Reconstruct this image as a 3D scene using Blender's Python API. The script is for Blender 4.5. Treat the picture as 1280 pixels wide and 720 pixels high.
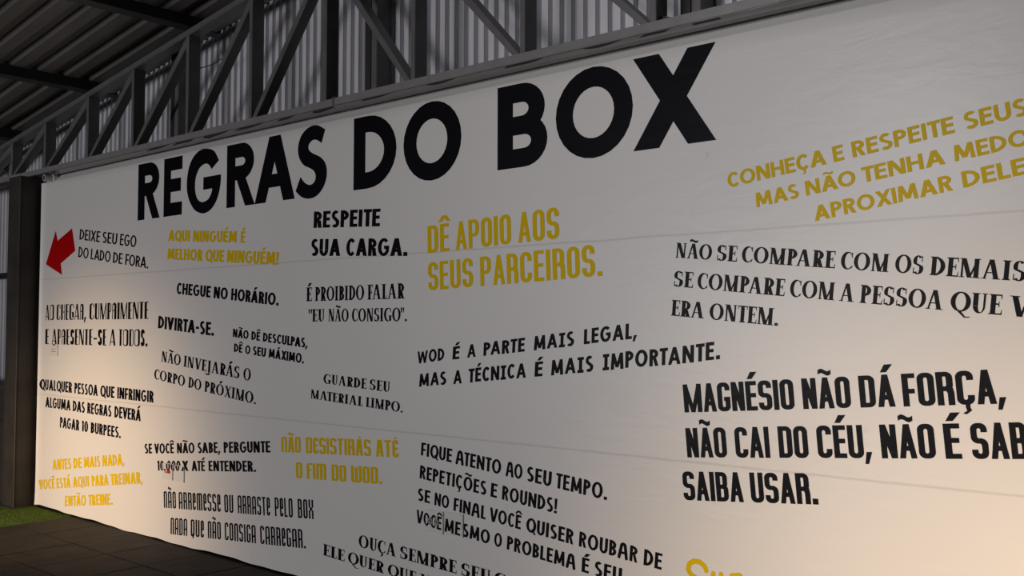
import bpy, bmesh, math, random
from mathutils import Vector, Matrix
random.seed(7)
for o in list(bpy.data.objects): bpy.data.objects.remove(o, do_unlink=True)
SC = bpy.context.scene
COL = SC.collection
PI = math.pi

# ---------------------------------------------------------------- camera
cam_data = bpy.data.cameras.new('camera')
cam = bpy.data.objects.new('camera', cam_data); COL.objects.link(cam)
cam_data.sensor_width = 36.0
cam_data.lens = 36.0 * 1221.0 / 1280.0
cam_data.clip_start = 0.05
cam.matrix_world = Matrix(((0.7554517, 0.0252023, 0.6547195, 8.809),
                           (0.6552024, -0.0315270, -0.7547953, -3.790),
                           (0.0016188, 0.9991852, -0.0403297, 1.571),
                           (0, 0, 0, 1)))
SC.camera = cam
vs = SC.view_settings
vs.view_transform = 'Standard'; vs.look = 'None'; vs.gamma = 1.0; vs.use_curve_mapping = False
vs.exposure = 0.0

# ---------------------------------------------------------------- light
world = bpy.data.worlds.new('overcast'); SC.world = world
world.use_nodes = True
bg = world.node_tree.nodes['Background']
bg.inputs[0].default_value = (0.80, 0.84, 1.0, 1); bg.inputs[1].default_value = 0.010

def area_lamp(name, loc, target, sx, sy, power, colour, spread=180):
    d = bpy.data.lights.new(name, 'AREA'); d.shape = 'RECTANGLE'; d.size = sx; d.size_y = sy
    d.energy = power; d.color = colour; d.spread = math.radians(spread)
    o = bpy.data.objects.new(name, d); COL.objects.link(o)
    o.location = loc
    o.rotation_euler = (Vector(target) - Vector(loc)).to_track_quat('-Z', 'Y').to_euler()
    return o
def spot_lamp(name, loc, target, power, colour, angle, radius):
    d = bpy.data.lights.new(name, 'SPOT'); d.energy = power; d.color = colour
    d.spot_size = math.radians(angle); d.spot_blend = 1.0; d.shadow_soft_size = radius
    o = bpy.data.objects.new(name, d); COL.objects.link(o)
    o.location = loc
    o.rotation_euler = (Vector(target) - Vector(loc)).to_track_quat('-Z', 'Y').to_euler()
    return o
# daylight from an assumed, unseen doorway across the hall, and two warm spots added for the glow low on the banner
area_lamp('assumed_doorway_daylight', (1.3, -12.5, 1.5), (3.0, 0, 2.1), 5.0, 2.8, 465, (1.0, 0.965, 0.975))
spot_lamp('added_warm_spot_left', (0.9, -3.0, 0.5), (1.05, 0, 0.22), 335, (1.0, 0.70, 0.42), 76, 0.3)
spot_lamp('added_warm_spot_right', (8.2, -3.2, 0.25), (8.1, 0, -0.15), 400, (1.0, 0.74, 0.49), 84, 0.3)
area_lamp('added_highlight_lamp', (5.8, -6.0, 3.45), (7.4, 0, 2.2), 1.3, 0.45, 8, (1.0, 0.98, 0.96), 62)  # unseen lamp added for the gloss highlight at the banner's upper right
SC.cycles.caustics_reflective = False; SC.cycles.caustics_refractive = False

# ---------------------------------------------------------------- helpers
def tag(o, label=None, cat=None, group=None, kind=None):
    if label: o['label'] = label
    if cat: o['category'] = cat
    if group: o['group'] = group
    if kind: o['kind'] = kind
    return o
def empty(name, loc, label, cat, group=None):
    o = bpy.data.objects.new(name, None); COL.objects.link(o); o.location = loc
    o.empty_display_size = 0.1
    return tag(o, label, cat, group)
def obj(name, bm, mat, parent=None, smooth=False, loc=None):
    me = bpy.data.meshes.new(name)
    bm.normal_update(); bm.to_mesh(me); bm.free()
    me.materials.append(mat)
    if smooth:
        for p in me.polygons: p.use_smooth = True
    o = bpy.data.objects.new(name, me); COL.objects.link(o)
    if parent is not None: o.parent = parent
    if loc is not None: o.location = loc
    return o
def box(bm, x0, y0, z0, x1, y1, z1, bev=0.0, segs=1):
    vs = [bm.verts.new(p) for p in ((x0,y0,z0),(x1,y0,z0),(x1,y1,z0),(x0,y1,z0),(x0,y0,z1),(x1,y0,z1),(x1,y1,z1),(x0,y1,z1))]
    fs = [bm.faces.new([vs[i] for i in f]) for f in ((0,3,2,1),(4,5,6,7),(0,1,5,4),(1,2,6,5),(2,3,7,6),(3,0,4,7))]
    if bev:
        es = list({e for f in fs for e in f.edges})
        bmesh.ops.bevel(bm, geom=es, offset=bev, segments=segs, affect='EDGES', clamp_overlap=True)
def prism(bm, pts, y0, y1):
    """pts: (x, z) outline, extruded along y."""
    a = [bm.verts.new((x, y0, z)) for x, z in pts]; b = [bm.verts.new((x, y1, z)) for x, z in pts]
    n = len(pts)
    bm.faces.new(a); bm.faces.new(b[::-1])
    for i in range(n): bm.faces.new((a[(i+1) % n], a[i], b[i], b[(i+1) % n]))
    bmesh.ops.recalc_face_normals(bm, faces=bm.faces[:])
def prism_x(bm, pts, x0, x1, slope=None):
    """pts: (y, z) outline, extruded along x; slope(x) lifts the end."""
    f = slope or (lambda x: 0)
    a = [bm.verts.new((x0, y, z + f(x0))) for y, z in pts]; b = [bm.verts.new((x1, y, z + f(x1))) for y, z in pts]
    n = len(pts)
    bm.faces.new(a); bm.faces.new(b[::-1])
    for i in range(n): bm.faces.new((a[(i+1) % n], a[i], b[i], b[(i+1) % n]))
    bmesh.ops.recalc_face_normals(bm, faces=bm.faces[:])
def tube(bm, pts, r, n=10):
    rings = []
    for i, p in enumerate(pts):
        p = Vector(p)
        d = (Vector(pts[min(i+1, len(pts)-1)]) - Vector(pts[max(i-1, 0)])).normalized()
        a = d.orthogonal().normalized(); b = d.cross(a)
        if i: # keep frame steady
            pa = rings[-1][1]; a = (pa - d*pa.dot(d)).normalized(); b = d.cross(a)
        rings.append(([bm.verts.new(p + a*r*math.cos(2*PI*k/n) + b*r*math.sin(2*PI*k/n)) for k in range(n)], a))
    for (u, _), (v, _) in zip(rings, rings[1:]):
        for k in range(n): bm.faces.new((u[k], u[(k+1) % n], v[(k+1) % n], v[k]))
    bm.faces.new(rings[0][0][::-1]); bm.faces.new(rings[-1][0])
    bmesh.ops.recalc_face_normals(bm, faces=bm.faces[:])

# ---------------------------------------------------------------- materials
def mat(name, col, rough=0.5, metal=0.0, var=0.15, scale=6.0, bump=0.0, bscale=40.0, spec=0.5, coords='Object', stretch=(1,1,1)):
    m = bpy.data.materials.new(name); m.use_nodes = True
    nt = m.node_tree; N = nt.nodes; L = nt.links
    b = N['Principled BSDF']
    b.inputs['Roughness'].default_value = rough; b.inputs['Metallic'].default_value = metal
    b.inputs['Specular IOR Level'].default_value = spec
    tc = N.new('ShaderNodeNewGeometry'); mp = N.new('ShaderNodeMapping'); mp.inputs['Scale'].default_value = stretch
    L.new(tc.outputs['Position'], mp.inputs['Vector'])
    n1 = N.new('ShaderNodeTexNoise'); n1.inputs['Scale'].default_value = scale; n1.inputs['Detail'].default_value = 5
    L.new(mp.outputs[0], n1.inputs['Vector'])
    r = N.new('ShaderNodeMapRange'); r.inputs[1].default_value = 0.25; r.inputs[2].default_value = 0.75
    r.inputs[3].default_value = 1 - var; r.inputs[4].default_value = 1 + var
    L.new(n1.outputs['Fac'], r.inputs[0])
    mx = N.new('ShaderNodeVectorMath'); mx.operation = 'SCALE'; mx.inputs[0].default_value = col[:3]
    L.new(r.outputs[0], mx.inputs['Scale'])
    L.new(mx.outputs[0], b.inputs['Base Color'])
    if bump:
        n2 = N.new('ShaderNodeTexNoise'); n2.inputs['Scale'].default_value = bscale; n2.inputs['Detail'].default_value = 4
        L.new(mp.outputs[0], n2.inputs['Vector'])
        bp = N.new('ShaderNodeBump'); bp.inputs['Strength'].default_value = bump; bp.inputs['Distance'].default_value = 0.01
        L.new(n2.outputs['Fac'], bp.inputs['Height']); L.new(bp.outputs[0], b.inputs['Normal'])
    return m
def vinyl(name, col, rough, seams=False):
    """Glossy printed vinyl with faint ripples; the sheet carries weld seams and scuffs."""
    m = bpy.data.materials.new(name); m.use_nodes = True
    nt = m.node_tree; N = nt.nodes; L = nt.links; b = N['Principled BSDF']
    b.inputs['Roughness'].default_value = rough; b.inputs['Specular IOR Level'].default_value = 0.32 if seams else 0.06
    g = N.new('ShaderNodeNewGeometry')
    mp = N.new('ShaderNodeMapping'); mp.inputs['Scale'].default_value = (0.8, 1, 2.4); L.new(g.outputs['Position'], mp.inputs[0])
    n = N.new('ShaderNodeTexNoise'); n.inputs['Scale'].default_value = 5.0; n.inputs['Detail'].default_value = 6; n.inputs['Roughness'].default_value = 0.55
    n.inputs['Distortion'].default_value = 0.6
    L.new(mp.outputs[0], n.inputs['Vector'])
    bp = N.new('ShaderNodeBump'); bp.inputs['Strength'].default_value = 0.10; bp.inputs['Distance'].default_value = 0.02
    L.new(n.outputs['Fac'], bp.inputs['Height']); L.new(bp.outputs[0], b.inputs['Normal'])
    if not seams:
        b.inputs['Base Color'].default_value = (*col, 1); return m
    sep = N.new('ShaderNodeSeparateXYZ'); L.new(g.outputs['Position'], sep.inputs[0])
    def mth(op, a, c=None):
        q = N.new('ShaderNodeMath'); q.operation = op
        for i, v in enumerate((a, c)):
            if v is None: continue
            if isinstance(v, (int, float)): q.inputs[i].default_value = v
            else: L.new(v, q.inputs[i])
        return q.outputs[0]
    acc = None
    wob = mth('MULTIPLY', n.outputs['Fac'], 0.012)
    for z in (1.981, 0.974):
        d = mth('ABSOLUTE', mth('SUBTRACT', mth('SUBTRACT', sep.outputs['Z'], z), wob))
        line = mth('SUBTRACT', 1.0, mth('MINIMUM', mth('DIVIDE', d, 0.008), 1.0))
        acc = line if acc is None else mth('MAXIMUM', acc, line)
    # scuffs: sparse spots and short scratches
    n3 = N.new('ShaderNodeTexNoise'); n3.inputs['Scale'].default_value = 7.0; n3.inputs['Detail'].default_value = 8; n3.inputs['Roughness'].default_value = 0.7
    L.new(g.outputs['Position'], n3.inputs['Vector'])
    spots = N.new('ShaderNodeMapRange'); spots.inputs[1].default_value = 0.66; spots.inputs[2].default_value = 0.76
    L.new(n3.outputs['Fac'], spots.inputs[0])
    dirt = mth('MAXIMUM', mth('MULTIPLY', acc, 0.20), mth('MULTIPLY', spots.outputs[0], 0.22))
    n4 = N.new('ShaderNodeTexNoise'); n4.inputs['Scale'].default_value = 1.3; n4.inputs['Detail'].default_value = 3
    L.new(g.outputs['Position'], n4.inputs['Vector'])
    dirt = mth('ADD', dirt, mth('MULTIPLY', n4.outputs['Fac'], 0.06))
    fac = mth('SUBTRACT', 1.03, dirt)
    sc = N.new('ShaderNodeVectorMath'); sc.operation = 'SCALE'; sc.inputs[0].default_value = col
    L.new(fac, sc.inputs['Scale']); L.new(sc.outputs[0], b.inputs['Base Color'])
    return m

M_sheet = vinyl('white_vinyl', (0.74, 0.725, 0.72), 0.33, seams=True)
M_black = vinyl('black_print', (0.005, 0.005, 0.008), 0.36)
M_yellow = vinyl('yellow_print', (0.70, 0.48, 0.002), 0.36)
M_red = vinyl('red_print', (0.42, 0.002, 0.004), 0.36)
M_steel = mat('grey_painted_steel', (0.125, 0.122, 0.124), 0.36, 0.0, 0.14, 9, 0.05, 60)
M_chord = mat('grey_painted_steel_rail', (0.34, 0.335, 0.34), 0.12, 0.35, 0.10, 9, 0.004, 30)
M_dark_underside = mat('glossy_darkened_underside', (0.26, 0.25, 0.25), 0.05, 0.75, 0.08, 6)  # darkened glossy finish for the strip added under the rail
M_purlin = mat('dark_purlin_steel', (0.02, 0.019, 0.019), 0.45, 0.0, 0.2, 6, 0.04, 50)
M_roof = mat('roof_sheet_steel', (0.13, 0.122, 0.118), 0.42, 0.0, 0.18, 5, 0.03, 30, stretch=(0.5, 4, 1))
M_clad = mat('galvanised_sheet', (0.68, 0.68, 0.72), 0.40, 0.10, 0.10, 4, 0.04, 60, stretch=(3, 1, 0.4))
M_column = mat('dark_column_paint', (0.036, 0.031, 0.028), 0.55, 0.0, 0.35, 4, 0.10, 25)
M_lowwall = mat('dark_low_wall', (0.030, 0.027, 0.026), 0.6, 0.0, 0.25, 5, 0.08, 30)
M_panel = mat('backing_board', (0.20, 0.19, 0.18), 0.7, 0.0, 0.1, 4)
M_rubber = mat('rubber_tile', (0.036, 0.029, 0.024), 0.75, 0.0, 0.38, 5, 0.30, 220, spec=0.3)
M_gap = mat('tile_bed', (0.010, 0.009, 0.008), 0.9)
M_turf = mat('turf_fibre', (0.090, 0.155, 0.012), 0.6, 0.0, 0.40, 14)
M_plate = mat('white_plate_plastic', (0.70, 0.69, 0.68), 0.35, 0.0, 0.03, 8)
M_slot = mat('grey_slot', (0.25, 0.24, 0.235), 0.5, 0.0, 0.05, 20)
M_redplastic = mat('red_plastic', (0.62, 0.008, 0.012), 0.3, 0.0, 0.05, 20)
M_blackplastic = mat('black_plastic', (0.012, 0.012, 0.013), 0.35, 0.0, 0.05, 20)
M_pipe = mat('grey_pipe', (0.48, 0.47, 0.48), 0.35, 0.0, 0.1, 20)
M_wire = mat('black_cable', (0.01, 0.01, 0.01), 0.5, 0.0, 0.1, 20)

# ---------------------------------------------------------------- setting: floor
bm = bmesh.new()
box(bm, 0.71, -9, -0.10, 12, 0.60, -0.014)
TX, TY = 0.716, -0.47
for i in range(19):
    for j in range(-1, 14):
        x0 = TX + 0.502*i; y1 = TY - 0.502*j
        dz = random.uniform(-0.0015, 0.0015)
        y_hi = min(y1, 0.014)
        g = 0.0025
        box(bm, x0+g, y1-0.502+g, -0.03, x0+0.502-g, y_hi-g, 0.0+dz, 0.004)
tag(obj('floor', bm, M_rubber), kind='structure')
bm = bmesh.new(); box(bm, -6, -9, -0.10, 0.714, 0.60, -0.012)
tag(obj('floor', bm, M_gap), kind='structure')
bm = bmesh.new()
def turf_blades(n, x0, x1, y0, y1, w):
    for k in range(n):
        x = random.uniform(x0, x1); y = random.uniform(y0, y1)
        a = random.uniform(0, 2*PI); h = random.uniform(0.010, 0.019)
        dx, dy = math.cos(a)*w, math.sin(a)*w
        lx, ly = random.uniform(-.008, .008), random.uniform(-.008, .008)
        bm.faces.new([bm.verts.new(p) for p in ((x-dx, y-dy, -0.012), (x+dx, y+dy, -0.012), (x+lx, y+ly, -0.012+h))])
box(bm, -3, -3, -0.016, 0.712, -0.005, -0.009)
turf_blades(26000, -0.35, 0.709, -0.75, -0.006, 0.0016)
turf_blades(9000, -1.6, 0.709, -2.6, -0.75, 0.003)
tag(obj('artificial_turf', bm, M_turf), 'strip of short green artificial turf beside the dark floor tiles', 'turf', kind='stuff')

# ---------------------------------------------------------------- setting: roof, cladding, low wall
AP = 4.02                                   # ridge of the gable
def chord_bottom(x): return 3.461 + 0.1382*((x if x <= AP else 2*AP - x) - 0.844)
CH = 0.047
def roof_z(x): return chord_bottom(x) + CH + 0.082
bm = bmesh.new()
per = 0.209
def rib_profile(y0, y1, phase):
    out = []; k = math.floor((y0 - phase)/per)
    while phase + k*per < y1:
        b = phase + k*per
        out += [(b, 0.0), (b+0.095, 0.0), (b+0.122, 0.036), (b+0.182, 0.036)]
        k += 1
    return out
prof = rib_profile(-9.0, 0.30, -0.03)
for xa, xb in ((-6.0, AP), (AP, 12.0)):
    for t in (0.0, 0.0012):
        u = [bm.verts.new((xa, y, roof_z(xa) + z + t)) for y, z in prof]; v = [bm.verts.new((xb, y, roof_z(xb) + z + t)) for y, z in prof]
        for k in range(len(prof)-1): bm.faces.new((u[k], v[k], v[k+1], u[k+1]))
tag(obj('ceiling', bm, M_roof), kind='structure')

# small-rib cladding behind the truss
bm = bmesh.new()
pitch = 0.0783; prof = []
x = -6.0; k = 0
CY = 0.262
while x < 12:
    prof += [(x, 0.0), (x+0.038, 0.0), (x+0.042, 0.030), (x+0.0745, 0.030)]
    x += pitch
for t in (0.0, 0.001):
    u = [bm.verts.new((a, CY + d + t, -0.1)) for a, d in prof]; v = [bm.verts.new((a, CY + d + t, roof_z(a) - 0.004)) for a, d in prof]
    for k in range(len(prof)-1): bm.faces.new((u[k], u[k+1], v[k+1], v[k]))
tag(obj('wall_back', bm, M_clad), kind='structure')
# low dark wall left of the column, with ledge and rail
bm = bmesh.new()
box(bm, -6, -0.10, -0.02, -0.262, 0.02, 1.04, 0.004)
box(bm, -6, -0.13, 1.00, -0.262, 0.05, 1.055, 0.006)
box(bm, -6, -0.115, 0.70, -0.262, -0.09, 0.725, 0.003)
tag(obj('wall_left', bm, M_lowwall), kind='structure')
# board the banner hangs on
bm = bmesh.new(); box(bm, 0.03, 0.092, -0.01, 9.0, 0.120, 2.935)
tag(obj('wall_partition', bm, M_panel), kind='structure')

# frame of the cladding: girts and posts, each its own thing
def steel_box(name, label, cat, group, b, m=M_purlin, bev=0.003):
    bm = bmesh.new(); box(bm, *b, bev); return tag(obj(name, bm, m), label, cat, group)
steel_box('wall_girt', 'dark horizontal steel girt across the bright cladding left of the column', 'beam', None, (-6, 0.19, 2.045, -0.30, 0.258, 2.10))
def stud(x, label):
    r = empty('cladding_post', (x, 0.193, 0), label, 'post', 'posts behind the truss')
    top = roof_z(x) - 0.085
    for nm, b in (('flange', (-0.055, -0.06, 0, 0.0, -0.054, top)), ('web', (-0.055, -0.054, 0, -0.049, 0.054, top)), ('flange', (-0.055, 0.054, 0, 0.0, 0.060, top))):
        bm = bmesh.new(); box(bm, *b, 0.0015); obj(nm, bm, M_purlin, r)
    bm = bmesh.new(); box(bm, 0.003, -0.06, 0, 0.055, 0.060, top, 0.004); obj('stiffener', bm, M_steel, r)
for x, l in ((1.965, 'dark steel cladding post behind the truss above the letters RE of the headline'), (4.253, 'dark steel cladding post behind the truss above the letter D of the headline'),
             (6.50, 'dark steel cladding post behind the truss above the letter X of the headline')):
    stud(x, l)
def slope_beam(name, label, cat, y0, y1, z0, z1, m, xa=-6.0, xb=AP):
    bm = bmesh.new()
    prism_x(bm, [(y0, z0), (y1, z0), (y1, z1), (y0, z1)], xa, xb, lambda x: roof_z(x))
    return tag(obj(name, bm, m), label, cat)
slope_beam('gable_angle', 'grey steel angle running just below the roof sheets behind the truss', 'beam', 0.10, 0.16, -0.075, -0.045, M_steel)

# purlins rest on the chord and carry the roof sheets
for x, l in ((-0.66, 'dark roof purlin nearest the left edge of the picture'), (0.85, 'dark roof purlin second from the left edge'),
             (2.405, 'dark roof purlin nearest the top of the picture')):
    r = empty('roof_purlin', (x, 0, chord_bottom(x) + CH), l, 'purlin', 'purlins under the roof sheets')
    for nm, b in (('lower_flange', (0, -8.8, 0.001, 0.085, 0.20, 0.006)), ('web', (0.079, -8.8, 0.006, 0.085, 0.20, 0.080)),
                  ('lip', (0, -8.8, 0.006, 0.004, 0.20, 0.022))):
        bm = bmesh.new(); box(bm, *b)
        for v in bm.verts: v.co.z += 0.1385*v.co.x + 0.001
        obj(nm, bm, M_purlin, r)

# ---------------------------------------------------------------- column and truss
r = empty('steel_column', (-0.14, -0.09, 0), 'dark steel column at the left end of the white banner', 'column')
bm = bmesh.new(); box(bm, -0.122, -0.092, 0, 0.115, -0.082, 2.895, 0.002); obj('flange', bm, M_column, r)
bm = bmesh.new(); box(bm, -0.118, -0.082, 0, 0.109, 0.115, 2.895, 0.004); obj('web', bm, M_column, r)
bm = bmesh.new(); box(bm, -0.15, -0.112, -0.008, 0.125, 0.115, 0.006, 0.002); obj('base_plate', bm, M_column, r)

truss = empty('roof_truss', (0, 0, 2.897), 'grey steel truss running above the white banner', 'truss')
Y0, Y1 = -0.042, 0.056
def tpart(name, bm, m, label=None):
    o = obj(name, bm, m, truss); o.location.z = -2.897
    if label: o['label'] = label
    return o
BZ0, BZ1 = 2.9185, 2.966
def rail(x0, x1, dy, dz):
    bm = bmesh.new()
    prism_x(bm, [(Y0-dy, BZ0+dz), (0.0, 2.896+dz), (0.0, 2.935), (Y1, 2.952), (Y1, BZ1+dz), (Y0-dy, BZ1+dz)], x0, x1)
    bmesh.ops.bevel(bm, geom=[e for e in bm.edges if abs(e.verts[0].co.x-e.verts[1].co.x) > 1 and e.verts[0].co.y < Y0+0.001], offset=0.003, segments=2, affect='EDGES')
    tpart('bottom_chord', bm, M_chord)
def lip(x0, x1, dy, dz):                    # glossy strip added to darken the rail's underside; the banner mirrors in it
    bm = bmesh.new()
    prism_x(bm, [(Y0-dy+0.001, BZ0+dz-0.0002), (0.003, 2.8957+dz), (0.003, 2.8925+dz), (Y0-dy+0.001, BZ0+dz-0.0034)], x0, x1)
    tpart('darkened_underside', bm, M_dark_underside, 'glossy strip added to darken the underside of the rail')
lip(-6.0, 4.108, 0.0, 0.001); lip(4.128, 10.5, 0.006, 0.0)
rail(-6.0, 4.115, 0.0, 0.001)
rail(4.12, 10.5, 0.006, 0.0)
bm = bmesh.new(); box(bm, 4.110, Y0-0.011, BZ0+0.001, 4.126, Y1, BZ1+0.005, 0.002)
tpart('splice_plate', bm, M_steel)
for xa, xb in ((-6.0, AP), (AP, 10.5)):
    bm = bmesh.new(); prism_x(bm, [(Y0, 0), (Y1, 0), (Y1, CH), (Y0, CH)], xa, xb, chord_bottom)
    bmesh.ops.bevel(bm, geom=bm.edges[:], offset=0.004, segments=2, affect='EDGES')
    tpart('top_chord', bm, M_steel)
posts = [x - (8.809-x)*0.01574 for x in (-2.0, -1.2, -0.45, 0.229, 1.012, 1.744, 2.520, 3.298, 4.079, 4.858, 5.656, 6.426, 7.20, 7.98, 8.76)]
PW = 0.036
for x in posts:
    bm = bmesh.new(); w = 0.05 if abs(x-4.005) < .02 else PW
    xx = x - (0.014 if w > PW else 0)
    prism(bm, [(xx, BZ1), (xx+w, BZ1), (xx+w, chord_bottom(xx+w)), (xx, chord_bottom(xx))], Y0+0.001, Y1-0.001)
    bmesh.ops.bevel(bm, geom=bm.edges[:], offset=0.003, segments=1, affect='EDGES')
    tpart('upright', bm, M_steel)
for a, b in zip(posts, posts[1:]):
    bm = bmesh.new(); w = 0.040
    if b < 4.15:      # rises to the right
        p0 = (a+PW+0.004, BZ1); p1 = (b-0.002, chord_bottom(b)-0.002)
        pts = [(p0[0], p0[1]), (p0[0]+w*1.35, BZ1), (p1[0], p1[1]-w*2.2), (p1[0], p1[1]), (p1[0]-0.012, p1[1]-0.002)]
        L_ = math.hypot(p1[0]-p0[0], p1[1]-p0[1])
        pts = [(p0[0], BZ1), (p0[0]+w*1.25, BZ1), (p1[0], p1[1]-0.075), (p1[0], p1[1])]
    else:            # falls to the right
        p0 = (a+PW+0.004, chord_bottom(a+PW)-0.002); p1 = (b-0.002, BZ1)
        pts = [(p0[0], p0[1]), (p0[0], p0[1]-0.075), (p1[0]-w*1.25, BZ1), (p1[0], BZ1)]
    # parallel-sided bar cut flush with the chords
    d = Vector((p1[0]-p0[0], p1[1]-p0[1])).normalized(); n = Vector((-d.y, d.x))
    prism(bm, pts, Y0+0.002, Y1-0.02)
    bmesh.ops.bevel(bm, geom=bm.edges[:], offset=0.003, segments=1, affect='EDGES')
    tpart('diagonal_brace', bm, M_steel)
for x in (posts[8], posts[11]):
    bm = bmesh.new(); prism(bm, [(x+PW+0.002, BZ1), (x+PW+0.10, BZ1), (x+PW+0.002, BZ1+0.035)], 0.0, 0.01)
    tpart('gusset', bm, M_purlin)
bm = bmesh.new()
tube(bm, [(2.30, 0.08, 3.478), (2.42, 0.08, 3.472), (2.57, 0.08, 3.472), (2.74, 0.08, 3.50), (2.884, 0.08, 3.562), (2.971, 0.08, 3.615), (3.06, 0.08, 3.70)], 0.0035, 6)
tag(obj('electric_cable', bm, M_wire), 'thin black cable slung behind the truss uprights', 'cable')

# ---------------------------------------------------------------- banner
BR_, BT, BB = 8.92, 2.862, 0.012
HEMZ = 2.838
banner = empty('wall_banner', (0, 0, 0), 'large white printed banner of gym rules filling the wall below the truss', 'banner')
bm = bmesh.new()
def fold(x):                                # the free left edge curls towards the room
    return 0.022*max(0.0, (0.070 - x)/0.042)**1.4
def belly(x, z):                            # the loose foot of the sheet hangs a little forward
    return 0.010*max(0.0, 1 - z/0.22)**2*(0.6 + 0.4*math.sin(3.1*x))
xs = [0.028 + 0.047*k/10 for k in range(10)] + [0.075 + 0.055*k/4 for k in range(4)] + [0.130 + (BR_-0.130)*k/240 for k in range(241)]
def bottom_z(x): return BB + 0.006*math.sin(2.3*x+0.8) + 0.004*math.sin(7.1*x) + 0.002*math.sin(19*x)
rows = []
NZ = 44
for x in xs:
    col = []; yo = -fold(x)
    for k in range(NZ+1):
        t = k/NZ; z = bottom_z(x)*(1-t) + HEMZ*t
        y = yo
        y -= belly(x, z)
        col.append(bm.verts.new((x, y, z)))
    # hem bent back over the pipe and up behind the rail
    for k in range(1, 11):
        t = k/10
        col.append(bm.verts.new((x, yo + 0.080*t**0.95, HEMZ + 0.087*t)))
    for k in range(1, 4): col.append(bm.verts.new((x, yo + 0.080, HEMZ + 0.087 + 0.007*k)))
    rows.append(col)
for u, v in zip(rows, rows[1:]):
    for k in range(len(u)-1 if u[0].co.x > 0.08 else NZ): bm.faces.new((u[k], v[k], v[k+1], u[k+1]))
bmesh.ops.delete(bm, geom=[v for v in bm.verts if not v.link_faces], context='VERTS')
sheet = obj('vinyl_sheet', bm, M_sheet, banner, smooth=True)
bm = bmesh.new()
n = 20; PR = 0.026
def ring_tube(bm, x0, x1, cy, cz, ro, ri):
    q = []
    for x in (x0, x1):
        for r_ in (ro, ri): q.append([bm.verts.new((x, cy + r_*math.cos(2*PI*k/n), cz + r_*math.sin(2*PI*k/n))) for k in range(n)])
    a, b, c, d = q
    for k in range(n):
        j = (k+1) % n
        bm.faces.new((a[k], a[j], b[j], b[k])); bm.faces.new((c[k], d[k], d[j], c[j]))
        bm.faces.new((a[k], c[k], c[j], a[j])); bm.faces.new((b[k], b[j], d[j], d[k]))
    bmesh.ops.recalc_face_normals(bm, faces=bm.faces[:])
ring_tube(bm, -0.012, BR_, 0.062, BT, PR, PR-0.005)
obj('hanging_pipe', bm, M_pipe, banner, smooth=False)
def ring_out(x, z, y0, y1, ro, ri):          # open tube standing out from the wall
    bm = bmesh.new(); q = []
    for y in (y0, y1):
        for r_ in (ro, ri): q.append([bm.verts.new((x + r_*math.cos(2*PI*k/n), y, z + r_*math.sin(2*PI*k/n))) for k in range(n)])
    a, b, c, d = q
    for k in range(n):
        j = (k+1) % n
        bm.faces.new((a[k], a[j], b[j], b[k])); bm.faces.new((c[k], d[k], d[j], c[j]))
        bm.faces.new((a[k], c[k], c[j], a[j])); bm.faces.new((b[k], b[j], d[j], d[k]))
    bmesh.ops.recalc_face_normals(bm, faces=bm.faces[:])
    return bm
peg = obj('hanging_peg', ring_out(0.195, 2.866, 0.04, -0.075, 0.029, 0.021), M_pipe, banner); peg['label'] = 'open grey tube end at the top left corner'
obj('flange', ring_out(0.195, 2.862, 0.03, -0.008, 0.046, 0.029), M_sheet, peg)
bm = bmesh.new(); prism(bm, [(0.195 + 0.0215*math.cos(2*PI*k/n), 2.866 + 0.0215*math.sin(2*PI*k/n)) for k in range(n)], -0.052, -0.048)
obj('dark_bore', bm, M_blackplastic, peg)  # black disc standing in for the shaded inside of the open tube

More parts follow.
